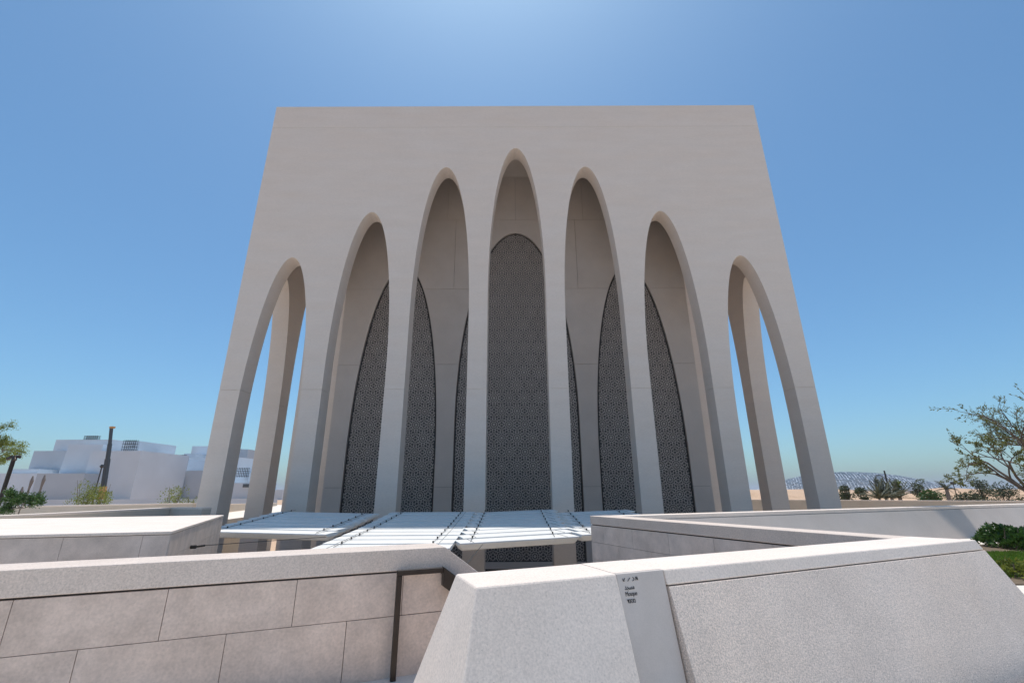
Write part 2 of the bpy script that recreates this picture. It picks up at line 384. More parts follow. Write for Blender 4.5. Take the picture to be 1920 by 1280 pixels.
for si, s in enumerate(SCR):
    c, a, za, h = s
    zs = [ZS+(za-ZS)*(1-(1-q/40)**2) for q in range(41)]
    out = [(c-sw(s, z, .07), z) for z in reversed(zs)][1:] + [(c+sw(s, z, .07), z) for z in zs[:-1]]
    out = [(c, za-.084)] + out
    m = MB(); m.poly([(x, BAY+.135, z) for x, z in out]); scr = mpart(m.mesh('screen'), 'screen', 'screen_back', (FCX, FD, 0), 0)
    nr = int((za-ZS)/HB)+2; nc = int(a/HA)+2
    for r in range(nr):
        for q in range(-nc, nc+1):
            x = c + (q+(.5 if r % 2 else 0))*HA; z = ZS+.25 + r*HB
            ins = lambda px, pz: pz > ZS and abs(px-c) < sw(s, pz, .07)
            if abs(x-c) > a+.5: continue
            keep = [f for f in RF if all(ins(x+fx, z+fz) for fx, fz in f)]
            if len(keep) < 6: continue
            me = ros_full if len(keep) == len(RF) else ros_mesh(keep)
            o = place(me, 'rosette', 'screen_lattice'); o.matrix_world = Matrix.Translation((FCX+x, FD+BAY+.09, z))
            o.parent = scr; o.matrix_parent_inverse = WM[scr.name].inverted()
    # frame bead round the opening
    m = MB(); m.tube([(x, BAY+.07, z) for x, z in out[1:]][::1], .022, 5, False)
    mpart(m.mesh('screen_frame'), 'screen_frame', 'dark_steel', (FCX, FD, 0), 0, scr)
    # doors and transom under the lattice
    m = MB(); m.box(c-a+.03, c+a-.03, BAY+.10, BAY+.14, ZB, ZS-.35); mpart(m.mesh('door_glass'), 'door_glass', 'glass_dark', (FCX, FD, 0), 0)
    m = MB(); m.box(c-a+.03, c+a-.03, BAY+.02, BAY+.14, ZS-.34, ZS); mpart(m.mesh('transom'), 'transom', 'inner_wall', (FCX, FD, 0), 0)
    for q in range(7):
        x = c-a+.08+(2*a-.16)*q/6; m = MB(); m.box(x-.04, x+.04, BAY+.03, BAY+.10, ZB, ZS-.345)
        mpart(m.mesh('door_frame'), 'door_frame', 'dark_steel', (FCX, FD, 0), 0)


# ------------------------------------------------------------------ parapets
def cornered(name, mat, P, parent, nrm, thick, bevel=0.0):
    """flat piece: corner points P (seen from the normal's side), thickness behind it"""
    m = MB(); m.prism([Vector(p)-nrm*thick for p in P], [Vector(p) for p in P])
    return at(m.build(name, mat, None, None, bevel), parent)
def slab_row(parent, org, d, nrm, joints, z0, z1, mat='slab_stone', gap=0.004, thick=0.03, back=0.008):
    for a, b in zip(joints[:-1], joints[1:]):
        a += gap/2; b -= gap/2
        f = lambda s, z: Vector((org.x, org.y, 0)) + d*s - nrm*back + E3*z
        cornered('stone_slab', mat, [f(a, z0+gap/2), f(b, z0+gap/2), f(b, z1-gap/2), f(a, z1-gap/2)], parent, nrm, thick, 0.0015)

# --- left parapet beside the stair
def sL(u, v):
    p = on_plane(u, v, L1, nL); return (p-L1).dot(dL), p.z
lw = thing('stone_parapet', 'long pinkish stone slab parapet with concrete coping behind the bronze handrail', 'parapet wall', (L1.x-1, L1.y-.4, 0))
def Lp(s, z, off=0.0): return Vector((L1.x, L1.y, 0)) + dL*s + nL*off + E3*z
SL = math.tan(rad(35)); TH = .43; CH = .19
prof = [(-9.5, WT), (-9.5, WT-CH), (-.06, WT-CH), (3.6, WT-CH-.042-3.6*SL), (3.6, WT-3.6*SL), (0, WT)]
m = MB(); m.prism([Lp(s, z, -TH) for s, z in prof], [Lp(s, z) for s, z in prof]); at(m.build('coping', 'parapet_concrete', None, None, 0.006), lw)
prof = [(-9.45, WT-CH-.001), (-9.45, ZB), (3.55, ZB), (3.55, WT-CH-.06-3.55*SL), (-.06, WT-CH-.001)]
m = MB(); m.prism([Lp(s, z, -TH+.04) for s, z in prof], [Lp(s, z, -.045) for s, z in prof]); at(m.build('core', 'joint'), lw)
z1 = WT-CH-.014; z2 = CAMZ-1.11
j1 = [sL(316, 1104)[0], sL(558, 1086)[0], sL(757, 1076)[0]]; j1 = [j1[0]-1.13*k for k in range(7, 0, -1)] + j1
j1[6] = sL(25, 1122)[0]
slab_row(lw, L1, dL, nL, j1, z2, z1)
f = lambda s, z: Lp(s, z, -.008)
cornered('stone_slab', 'slab_stone', [f(j1[-1]+.003, z2+.003), f(-.08+(z1-z2)/SL, z2+.003), f(-.08, z1), f(j1[-1]+.003, z1)], lw, nL, .03, .0015)
j2 = [sL(145, 1218)[0], sL(424, 1189)[0], sL(650, 1166)[0]]; j2 = [j2[0]-.95*k for k in range(8, 0, -1)] + j2
slab_row(lw, L1, dL, nL, j2, 0.0, z2)
z3 = 0.0
cornered('stone_slab', 'slab_stone', [f(j2[-1]+.003, z3), f(-.08+(z1-z3)/SL, z3), f(-.08+(z1-z2)/SL-.003, z2-.003), f(j2[-1]+.003, z2-.003)], lw, nL, .03, .0015)
cornered('stone_slab', 'slab_stone', [f(j1[-1], -1.2), f(3.4, -1.2), f(-.08+(z1-z3)/SL, -.006), f(j1[-1], -.006)], lw, nL, .03, .0015)

# --- bronze handrail
sp, _ = sL(741, 1160)
hr = thing('handrail', 'dark bronze handrail with an upright post in front of the slab parapet', 'handrail', Lp(sp, 0, .075))
m = MB(); m.bar(Lp(sp, 0, .075), Lp(sp, 0.842, .075), .05, .04, nL); at(m.build('post', 'bronze', None, None, .006), hr)
m = MB(); m.bar(Lp(sp-.025, 0.865, .075), Lp(-.035, 0.865, .075), .05, .045); at(m.build('rail', 'bronze', None, None, .006), hr)
m = MB(); q0 = Lp(-.035, .835, .075); q1 = q0 + dL*3.2 - E3*3.2*SL
m.prism([q0+nL*.03+E3*.06, q0-nL*.05+E3*.06, q0-nL*.05-E3*.11, q0+nL*.03-E3*.11], [q1+nL*.03+E3*.06, q1-nL*.05+E3*.06, q1-nL*.05-E3*.11, q1+nL*.03-E3*.11])
at(m.build('sloping_rail', 'bronze', None, None, .006), hr)

# --- stair going down behind the sloping parapet
st = thing('stair', 'flight of pale stone steps going down behind the parapet end', 'stair', Lp(.2, -.2, .5))
w0 = (Vector((L1.x, L1.y, 0))-Vector((B_.x, B_.y, 0))).dot(-nL)
for k in range(14):
    s0 = -.05+.26*k; zt = -.005-.17*(k+1)
    m = MB(); m.prism([Lp(s0, zt-.5, .01), Lp(s0, zt-.5, 1.0), Lp(s0+.255, zt-.5, 1.0), Lp(s0+.255, zt-.5, .01)],
                      [Lp(s0, zt, .01), Lp(s0, zt, 1.0), Lp(s0+.255, zt, 1.0), Lp(s0+.255, zt, .01)]); at(m.build('step', 'paving'), st)

# --- battered parapet on the right, with the lettered panel
rw = thing('battered_parapet', 'pale battered concrete parapet with a lettered panel and rough stone face', 'parapet wall', (A_.x+1.5, A_.y+.9, 0))
sT = (T_-A_).dot(dR)
def Rf(s, z, bat=.3): return Vector((A_.x, A_.y, 0)) + dR*s + nR*(bat*(WT-z)) + E3*z
dBk = Vector((I_.x-B_.x, I_.y-B_.y, 0)).normalized()
def Rb(s, z):
    """back edge above front station s, leaning out towards the stair"""
    p = Vector((B_.x, B_.y, 0)) + dBk*s/ max(.01, dBk.dot(dR)); return p - nR*(.45*(WT-z)) + E3*z
s1, s2 = 1.012, 1.42
EL = .26
def ring(sa, sb, z, ea=0.0):
    a = Rf(sa, z); b = Rf(sb, z); c = Rb(sb, z); d = Rb(sa, z)
    if ea: a = a-dR*ea*(WT-z); d = d-dR*ea*(WT-z)
    return [a, b, c, d]
m = MB(); m.prism(ring(0, s1, -.3, EL), ring(0, s1, WT, EL)); at(m.build('end_block', 'smooth_concrete', None, None, .012), rw)
# panel: steeper face than its neighbours
zt = WT-.001
fp = lambda s, z: Rf(s, z, .185)
m = MB(); m.prism(ring(s1+.001, s2-.001, 0)[0:0]+[fp(s1+.001, -.3)-nR*.05, fp(s2-.001, -.3)-nR*.05, Rb(s2-.001, -.3), Rb(s1+.001, -.3)], [fp(s1+.001, WT)-nR*.03, fp(s2-.001, WT)-nR*.03, Rb(s2-.001, WT), Rb(s1+.001, WT)])
at(m.build('backing_block', 'smooth_concrete'), rw)
m = MB(); m.prism([fp(s1+.001, -.3), fp(s2-.001, -.3), fp(s2-.001, -.3)-nR*.048, fp(s1+.001, -.3)-nR*.048], [fp(s1+.001, zt), fp(s2-.001, zt), fp(s2-.001, zt)-nR*.028, fp(s1+.001, zt)-nR*.028])
pan = at(m.build('sign_panel', 'panel_stone', None, None, .004), rw)
CB = .098
T2 = Vector((T_.x-.38, T_.y+.42, 0))
def tipring(z, s0=None):
    s0 = s2 if s0 is None else s0; d = WT-z
    a = Rf(s0, z); b = Rf(sT, z)+dR*.5*d; c = T2+dR*.5*d-nR*.2*d+E3*z; e = Vector((I_.x, I_.y, z)); f = Vector((I_.x, I_.y, z)); g = Rb(s0, WT); g.z = z
    return [a, b, c, Vector((I_.x, I_.y, z)), g]
m = MB(); m.prism(tipring(WT-CB, s2+.004), tipring(WT, s2+.004)); at(m.build('coping', 'smooth_concrete', None, None, .01), rw)
ins = lambda P, k: [P[0]-nR*k, P[1]-nR*k-dR*k, P[2]-dR*k, P[3], P[4]]
m = MB(); m.prism(ins(tipring(-.3, s2+.012), -.002), ins(tipring(WT-CB-.008, s2+.012), -.002)); at(m.build('rough_face', 'rough_stone', None, None, .004), rw)
m = MB(); m.prism(ins(tipring(WT-CB-.012, s2+.006), .03), ins(tipring(WT-CB+.01, s2+.006), .03)); at(m.build('joint_bed', 'joint'), rw)

# lettering on the panel
def face_pt(u, v):
    nf = Vector((nR.x, nR.y, .185)).normalized(); return on_plane(u, v, Vector((A_.x, A_.y, WT)), nf), nf
fu = (E3*1.0 - nR*.185).normalized()     # up the face
def stroke(m, pts, wd):
    P = []
    for (u, v) in pts:
        p, nf = face_pt(u, v); P.append(p+nf*.003)
    for a, b in zip(P[:-1], P[1:]): m.bar(a, b, wd, .003, nf)
def z7(a): return [(1140+x/12.8, 1050+y/12.8) for x, y in a]
m = MB()
for pts in ([(398, 420), (366, 497)], [(346, 436), (362, 500)], [(360, 499), (400, 492)], [(520, 412), (468, 500)],
            [(580, 402), (606, 416), (622, 445), (614, 474), (582, 490)], [(652, 392), (662, 430), (664, 478)], [(655, 392), (676, 420)], [(684, 384), (698, 420), (712, 474)], [(668, 400), (690, 455)]):
    stroke(m, z7(pts), .0032)
lt = at(m.build('lettering', 'ink'), rw); lt.parent = pan; lt.matrix_parent_inverse = Matrix()
def text(body, u, v, size, wpx=None):
    p, nf = face_pt(u, v)
    c = bpy.data.curves.new('lettering', 'FONT'); c.body = body; c.size = size; c.align_x = 'CENTER'; c.align_y = 'CENTER'; c.extrude = .0012
    o = bpy.data.objects.new('tmp', c); COL.objects.link(o); bpy.context.view_layer.update()
    me = bpy.data.meshes.new_from_object(o.evaluated_get(bpy.context.evaluated_depsgraph_get())); bpy.data.objects.remove(o)
    if wpx:
        xs = [q.co.x for q in me.vertices]; k = wpx/(max(xs)-min(xs)) if xs else 1
        for q in me.vertices: q.co.x *= k
    me.name = 'lettering'; me.materials.clear(); o = place(me, 'lettering', 'ink')
    M = Matrix((( dR.x, fu.x, nf.x, 0), (dR.y, fu.y, nf.y, 0), (dR.z, fu.z, nf.z, 0), (0, 0, 0, 1)))
    o.matrix_world = Matrix.Translation(p+nf*.002) @ M
    o.parent = pan; o.matrix_parent_inverse = Matrix()
text('\ufeaa\ufea0\ufeb4\ufee3', 1180, 1100, .047, .080)
text('Mosque', 1183.5, 1112.5, .038, .096)
text('\u05d3\u05d2\u05e1\u05de', 1184, 1126, .038, .066)

# --- parapet on the far side of the stair well
vw = thing('stair_well_parapet', 'grey slab parapet closing the stair well, meeting the battered parapet in a sharp tip', 'parapet wall', (3.2, 8.6, 0))
Iv = Vector((I_.x, I_.y, WT-.001)); Cv = Vector((C_.x, C_.y, WT2)); J = C_ + dB*.55
T2v = Vector((T2.x, T2.y, WT-.001))
dV = Vector((Iv.x-Cv.x, Iv.y-Cv.y, 0)); LV = dV.length; dV.normalize(); nV = Vector((dV.y, -dV.x, 0))
if nV.dot(Vector((-1, 0, 0))) < 0: nV = -nV
vtop = [Cv, Vector((J.x, J.y, WT2)), T2v, Iv]
dn = lambda P, h: [p-E3*h for p in P]
m = MB(); m.prism(dn(vtop, CH)[::-1], vtop[::-1]); at(m.build('coping', 'parapet_concrete', None, None, .008), vw)
cin = [Cv-nV*.045+dV*.02, Vector((J.x, J.y, WT2))-dB*.03, T2v, Iv-nV*.045]
m = MB(); m.prism([Vector((p.x, p.y, ZB)) for p in cin][::-1], dn(cin, CH+.001)[::-1]); at(m.build('core', 'joint'), vw)
nrm = nV
for r in range(6):
    js = [0.0]; s = 1.15 if r % 2 else .55
    while s < LV-.3: js.append(s); s += 1.15
    js.append(LV)
    for a, b in zip(js[:-1], js[1:]):
        def gp(s, k): 
            zt = WT2+(WT-WT2)*s/LV - CH-.018 - k; return Vector((Cv.x, Cv.y, 0))+dV*s-nV*.008+E3*zt
        a += .003; b -= .003; k0 = .38*r+.003; k1 = .38*(r+1)-.003
        cornered('stone_slab', 'grey_slab', [gp(a, k1), gp(b, k1), gp(b, k0), gp(a, k0)], vw, nV, .03, .0015)
# --- long wall on the right
bw = thing('garden_wall', 'long pale battered concrete wall crossing to the right with a tree shadow band', 'wall', (C_.x+12, C_.y+5, 0))
bw['label'] = 'long pale battered concrete wall running off right behind the clipped hedge'
Cb = Vector((C_.x, C_.y, 0))+dV*.48
def wp(s, off, z): return Cb + dB*s + nB*off + E3*z
bt = .5
m = MB(); m.prism([wp(.56, 0, WT2-.10), wp(62, 0, WT2-.10), wp(62, -.45, WT2-.10), wp(.56, -.45, WT2-.10)], [wp(.56, 0, WT2), wp(62, 0, WT2), wp(62, -.45, WT2), wp(.56, -.45, WT2)])
at(m.build('coping', 'smooth_concrete', None, None, .008), bw)
m = MB(); m.prism([wp(.56, -.004+bt*1.2, -.3), wp(62, -.004+bt*1.2, -.3), wp(62, -.44, -.3), wp(.56, -.44, -.3)], [wp(.56, .03, WT2-.108), wp(62, .03, WT2-.108), wp(62, -.44, WT2-.108), wp(.56, -.44, WT2-.108)])
at(m.build('face', 'wall_concrete'), bw)
m = MB(); m.prism([wp(.56, -.03, ZB), wp(62, -.03, ZB), wp(62, -.43, ZB), wp(.56, -.43, ZB)], [wp(.56, -.03, WT2-.1005), wp(62, -.03, WT2-.1005), wp(62, -.43, WT2-.1005), wp(.56, -.43, WT2-.1005)])
at(m.build('core', 'cream_stone'), bw)

# --- broad stone block on the left
bl = thing('stone_plinth', 'broad low stone plinth with a white top at the left above the canopy', 'plinth', (P2.x-1.5, P2.y+2, 0))
P2v = Vector((P2.x, P2.y, WT2)); P1v = Vector((P1.x, P1.y, WT2)); P3v = P2v - dP*9.0
P4v = P1v + (Vector((P4.x, P4.y, WT2))-P1v).normalized()*11
top = [P3v, P2v, P1v, P4v]
m = MB(); m.prism(dn(top, .045), top); at(m.build('top_slab', 'smooth_concrete', None, None, .006), bl)
cc = (P1v+P2v+P3v+P4v)/4
inn = [p + (Vector((cc.x, cc.y, p.z))-p).normalized()*.06 for p in top]
m = MB(); m.prism([Vector((p.x, p.y, ZB)) for p in inn], dn(inn, .046)); at(m.build('core', 'joint'), bl)
def sP(u, v): return (on_plane(u, v, P2v, nP)-P2v).dot(dP)
jj = [sP(118, 1010), sP(268, 1004)]
jj = [jj[0]-1.15*k for k in range(6, 0, -1)] + jj + [0]
orgP = Vector((P2.x, P2.y, 0))
slab_row(bl, orgP, dP, nP, jj, WT2-.62, WT2-.052, 'grey_slab')
slab_row(bl, orgP, dP, nP, [j-.5 for j in jj[:-1]]+[0], WT2-1.25, WT2-.62, 'grey_slab')
slab_row(bl, orgP, dP, nP, [jj[0], 0], ZB, WT2-1.25, 'grey_slab')
dQ = Vector((P1.x-P2.x, P1.y-P2.y, 0)); LQ = dQ.length; dQ.normalize(); nQ = Vector((dQ.y, -dQ.x, 0))
slab_row(bl, orgP, dQ, nQ, [0, 1.4, 2.9, 4.4, LQ], WT2-.42, WT2-.052, 'grey_slab')
slab_row(bl, orgP, dQ, nQ, [0, .7, 2.2, 3.7, LQ], WT2-1.25, WT2-.42, 'grey_slab')
slab_row(bl, orgP, dQ, nQ, [0, LQ], ZB, WT2-1.25, 'grey_slab')

# --- plain walls farther off
def wall_run(name, label, pts, thick, z0, mat, cap='smooth_concrete', capz=.06):
    c = pts[len(pts)//2]; t = thing(name, label, 'wall', (c[0], c[1], max(z0, GZ)))
    for a, b in zip(pts[:-1], pts[1:]):
        a = Vector(a); b = Vector(b); d = Vector((b.x-a.x, b.y-a.y, 0)).normalized(); n = Vector((d.y, -d.x, 0))*thick
        m = MB(); lo = [Vector((a.x, a.y, z0)), Vector((b.x, b.y, z0)), Vector((b.x, b.y, z0))-n, Vector((a.x, a.y, z0))-n]
        hi = [a-E3*capz, b-E3*capz, b-n-E3*capz, a-n-E3*capz]; m.prism(lo, hi); at(m.build('wall_face', mat), t)
        n2 = n.normalized()*.012
        m = MB(); lo = [p+q for p, q in zip(hi, (n2, n2, -n2, -n2))]; m.prism(lo, [p+E3*capz for p in lo]); at(m.build('coping', cap), t)
    return t
b0 = onZ(0, 966.5, WT2); b1 = onZ(320, 951, WT2); b2 = onZ(380, 951.5, WT2)
wall_run('low_wall', 'low cream wall bending away just behind the white plinth top', [b0-(b1-b0)*1.0, b0, b1, b2], .4, 0.0, 'cream_stone')
a0 = onZ(0, 949, WT2); a1 = onZ(362, 942.5, WT2)
wall_run('boundary_wall', 'long cream boundary wall at left running behind the mosque corner', [a0-(a1-a0)*1.2, a0, a1, Vector((onY(430, 945, 40).x, 40, onY(430, 944, 40).z)), Vector((onY(520, 942, 58).x, 58, onY(520, 942, 58).z))], .4, GZ, 'cream_stone')
c0 = onY(1400, 936, 46); c1 = onY(1920, 938.5, 27); c2 = c1+(c1-c0)*1.0; c2.z = c1.z
wall_run('boundary_wall', 'shaded cream boundary wall behind the long pale wall, palms beyond it', [c0, c1, c2], .5, GZ, 'cream_stone')

# ------------------------------------------------------------------ shade canopy of hung white slats
def zc(y): d = 19.7-y; return CAMZ - .955 - .083*d + .0025*d*d
def onC(u, v):
    y = 16.0
    for _ in range(30):
        r = ray(u, v); z = zc(y)-CAMZ; y = .5*y+.5*(z/r.z*r.y)
    r = ray(u, v); return Vector((r.x*y/r.y, y, zc(y)))
can = thing('shade_canopy', 'shade canopy of long white slats hung on cables before the mosque', 'canopy', (-3, 16.5, CAMZ-1.25))
PITCHS, WID, DEP = .75, .725, .21
def slat_mesh(Ln):
    m = MB(); h = WID/2
    prof = [(-h, -.03), (-h+.10, -DEP*.82), (-h+.2, -DEP), (h-.2, -DEP), (h-.10, -DEP*.82), (h, -.03), (h-.004, 0), (0, .006), (-h+.004, 0)]
    ks = [(0, .45), (.10, 1), (Ln-.10, 1), (Ln, .45)]
    n = len(prof)
    for s, k in ks: m.v += [(s, y, z*k if z < 0 else z) for y, z in prof]
    for i in range(len(ks)-1):
        for q in range(n): m.f.append((i*n+q, i*n+(q+1) % n, (i+1)*n+(q+1) % n, (i+1)*n+q))
    m.f.append(tuple(range(n-1, -1, -1))); m.f.append(tuple((len(ks)-1)*n+q for q in range(n)))
    return m.mesh('slat', 25)
rc = random.Random(5)
clamp_me = (lambda m: (m.tube([(0, 0, -.02), (0, 0, .04)], .022, 8), m.mesh('clamp'))[1])(MB())
def slat_group(p0, ang, Ln, n, x0):
    """p0: near edge point; rows step away from the viewer; left ends stay at x0"""
    d = Vector((math.cos(ang), math.sin(ang), 0)); q = Vector((-d.y, d.x, 0))
    me = slat_mesh(Ln); me.materials.append(MATS['white_metal'])
    capln = .5
    cabs = [[], []]
    for k in range(n):
        c = Vector((p0.x, p0.y, 0)) + Vector((0, 1, 0))*((k*PITCHS+WID/2)/math.cos(ang))
        c = c + d*((x0-c.x)/d.x)
        if c.y + d.y*Ln/2 > FD-1.2: break
        mid = c + d*Ln/2
        sl = (zc(mid.y+.3)-zc(mid.y-.3))/.6
        dd = Vector((d.x, d.y, sl*d.y*.6)); yy = Vector((q.x, q.y, sl*q.y*.62)); 
        o = place(me, 'slat', None); z = zc(mid.y) + rc.uniform(-.008, .008)
        X = dd.normalized(); Y = (yy - X*yy.dot(X)).normalized(); Z = X.cross(Y)
        o.matrix_world = Matrix(((X.x, Y.x, Z.x, c.x), (X.y, Y.y, Z.y, c.y), (X.z, Y.z, Z.z, z-dd.z*Ln/2), (0, 0, 0, 1)))
        o.parent = can; o.matrix_parent_inverse = Matrix.Translation(-Vector(can.location))
        for e, sx in enumerate((.55, Ln-.55)):
            pt = Vector((c.x, c.y, z-dd.z*Ln/2)) + X*sx + Vector((0, 0, .045)); cabs[e].append(pt + Y*WID*.48)
            o = place(clamp_me, 'clamp', 'dark_steel'); o.location = pt+Y*WID*.48
            o.parent = can; o.matrix_parent_inverse = Matrix.Translation(-Vector(can.location))
            m = MB(); u0 = Vector((c.x, c.y, z-dd.z*Ln/2)) + X*(sx+(-.16 if e == 0 else .16))
            m.bar(u0-Y*WID*.49+Z*.006, u0+Z*.010, .009, .006, Z); m.bar(u0+Z*.010, u0+Y*WID*.49+Z*.006, .009, .006, Z)
            at(m.build('seam', 'cable'), can)
    for c in cabs:
        if len(c) > 1:
            a = c[0]+(c[0]-c[1])*.8; m = MB(); m.tube([a]+c+[c[-1]+(c[-1]-c[-2])*.6], .007, 6); at(m.build('cable', 'cable'), can)
    return cabs
la, lb = onC(417, 996.7), onC(615, 1003)
slat_group(la, math.atan2(lb.y-la.y, lb.x-la.x), (lb.x+10.6)/math.cos(math.atan2(lb.y-la.y, lb.x-la.x)), 12, -10.6) if False else None
angL = math.atan2(lb.y-la.y, lb.x-la.x)
nearL = lb + Vector((-math.cos(angL), -math.sin(angL), 0))*((lb.x+10.4)/math.cos(angL))
slat_group(nearL, angL, (lb.x+10.4)/math.cos(angL), 12, -10.4)
slat_group(Vector((-5.2, 12.75, 0)), 0.0, 3.6, 12, -5.22)
ra, rb = onC(843, 1021), onC(1020, 1009); angR = math.atan2(rb.y-ra.y, rb.x-ra.x)
slat_group(ra, angR, 3.45/math.cos(angR), 12, -1.55)
re = ra + Vector((math.cos(angR), math.sin(angR), 0))*(3.6/math.cos(angR))
slat_group(re, angR, 3.2/math.cos(angR), 9, 2.0)
print('canopy', la, lb, ra, rb, math.degrees(angL), math.degrees(angR))
# anchor and stay cable on the plinth's end face
an = on_plane(357, 1025, P2v, nQ)
m = MB(); m.tube([an, an+nQ*.10], .035, 8); m.tube([an+nQ*.09, an+nQ*.20+Vector((.05, .0, .02))], .018, 8); at(m.build('anchor', 'dark_steel'), can)
e = onC(612, 1004)+Vector((0, 0, -.03)); m = MB(); m.tube([an+nQ*.18+Vector((.05, 0, .02)), e], .008, 6); at(m.build('stay_cable', 'cable'), can)
e2 = onC(905, 1020)+Vector((0, 0, .0)); m = MB(); m.tube([Lp(.25, WT-.35, -TH), e2], .008, 6); at(m.build('stay_cable', 'cable'), can)

# ------------------------------------------------------------------ planting
def rvec(r): 
    while True:
        v = Vector((r.uniform(-1, 1), r.uniform(-1, 1), r.uniform(-1, 1)))
        if .05 < v.length < 1: return v.normalized()
def leaf(m, p, d, n, L, W):
    """pointed leaf of two quads folded on the midrib"""
    d = d.normalized(); sdv = d.cross(n); sdv = sdv.normalized() if sdv.length > 1e-4 else d.orthogonal().normalized(); up = sdv.cross(d)
    a = p; b = p+d*L*.45+sdv*W/2+up*W*.15; c = p+d*L; e = p+d*L*.45-sdv*W/2+up*W*.15
    k = len(m.v); m.v += [tuple(a), tuple(b), tuple(c), tuple(e)]; m.f += [(k, k+1, k+2), (k, k+2, k+3)]
def branch(m, p, d, Ln, r0, depth, rg, tips, bend=.25, split=(2, 3), shrink=.68, up=.1, segs=4, kk=6):
    pts = [p]; rs = [r0]; q = p.copy(); v = d.normalized()
    for i in range(segs):
        v = (v + rvec(rg)*bend + Vector((0, 0, up))).normalized(); q = q + v*Ln/segs
        pts.append(q.copy()); rs.append(r0*(1-.42*(i+1)/segs))
    m.tube(pts, rs, kk if depth > 1 else 4, False)
    if depth <= 1:
        for a, b in zip(pts[:-1], pts[1:]): tips.append((a, (b-a).normalized())); tips.append(((a+b)/2, (b-a).normalized()))
        tips.append((pts[-1], v)); return
    for s in range(rg.randint(*split)):
        t = rg.choice([len(pts)-1, len(pts)-1, len(pts)-2, max(1, len(pts)-3)])
        nd = (v + rvec(rg)*.85).normalized()
        branch(m, pts[t], nd, Ln*shrink*rg.uniform(.8, 1.2), rs[t]*.72, depth-1, rg, tips, bend, split, shrink, up, segs, kk)
def tree(name, label, base, limbs, trunk, r0, leafmat, bark, seed, nleaf, lsize, cat='tree', group=None, depth=3, bend=.25, keep=None, up=.1, split=(2, 3), shrink=.68, scatter=None):
    rg = random.Random(seed); t = thing(name, label, cat, base, group)
    m = MB(); m.tube(trunk, [r0*(1-.35*i/(len(trunk)-1)) for i in range(len(trunk))], 9, True); tips = []
    for (p, d, Ln, r) in limbs: branch(m, Vector(p), Vector(d), Ln, r, depth, rg, tips, bend, split, shrink, up)
    at(m.build('trunk', bark, None, 40), t)
    m = MB()
    for _ in range(nleaf):
        p, d = rg.choice(tips)
        if keep and not keep(p, rg): continue
        leaf(m, p+rvec(rg)*(scatter*rg.random() if scatter else lsize*.5), d+rvec(rg)*.9, rvec(rg), lsize*rg.uniform(.6, 1.3), lsize*.42)
    if m.f: at(m.build('crown', leafmat), t)
    return t
def shrub(name, label, base, rx, rz, leafmat, seed, nleaf, lsize, cat='shrub', group=None, stems=7):
    rg = random.Random(seed); base = Vector(base); t = thing(name, label, cat, base, group)
    m = MB()
    for k in range(stems):
        a = rg.uniform(0, 6.28); e = base+Vector((math.cos(a)*rx*.6, math.sin(a)*rx*.6, rz*rg.uniform(.6, 1.1)))
        m.tube([base, (base+e)/2+rvec(rg)*rx*.1, e], [rx*.03, rx*.022, rx*.008], 5, False)
    at(m.build('stem', 'bark'), t)
    m = MB(); lumps = [(Vector((rg.uniform(-1, 1)*rx*.7, rg.uniform(-1, 1)*rx*.7, rz*rg.uniform(.35, .85))), rg.uniform(.3, .55)) for _ in range(12)]
    for _ in range(nleaf):
        c, k = rg.choice(lumps); v = rvec(rg); p = base + c + Vector((v.x*rx*k, v.y*rx*k, v.z*rz*k*.6))*rg.uniform(.55, 1)
        if p.z < base.z+.02: p.z = base.z+.02+rg.random()*rz*.2
        leaf(m, p, v+rvec(rg)*.6+Vector((0, 0, .3)), rvec(rg)+Vector((0, 0, .5)), lsize*rg.uniform(.6, 1.3), lsize*.6)
    at(m.build('crown', leafmat), t); return t
def palm(name, label, base, H, fl, seed, nf=26, group=None, stiff=0.0, r=.16):
    rg = random.Random(seed); base = Vector(base); t = thing(name, label, 'palm tree', base, group)
    m = MB(); zs = [H*i/8 for i in range(9)]
    m.tube([base+Vector((.04*math.sin(z), 0, z)) for z in zs], [r*(1.15 if i % 2 else .95)*(1-.2*i/8) for i in range(9)], 9, True); at(m.build('trunk', 'bark_grey'), t)
    m = MB(); c = base+Vector((0, 0, H))
    for k in range(nf):
        a = 6.283*k/nf*1.618*3; el = rg.uniform(-.25, 1.25)+stiff; d = Vector((math.cos(a)*math.cos(el), math.sin(a)*math.cos(el), math.sin(el)))
        p = c.copy(); L = fl*rg.uniform(.8, 1.1); n = 9; pts = [p.copy()]
        for i in range(n):
            d = (d+Vector((0, 0, -.10 if not stiff else -.04))).normalized(); p = p+d*L/n; pts.append(p.copy())
        m.tube(pts, [.03*(1-.8*i/n) for i in range(n+1)], 4, False)
        for i in range(1, n+1):
            dd = (pts[i]-pts[i-1]).normalized(); sd = dd.cross(E3); sd = sd.normalized() if sd.length > .01 else Vector((1, 0, 0))
            for h in range(3):
                q = pts[i-1].lerp(pts[i], h/3); ll = L*.2*(1-.5*i/n)
                for e in (-1, 1): leaf(m, q, dd*.7+sd*e*.8+rvec(rg)*.15+Vector((0, 0, .25)), E3+rvec(rg)*.3, ll, .05*fl/1.5)
    at(m.build('crown', 'leaf_palm'), t); return t

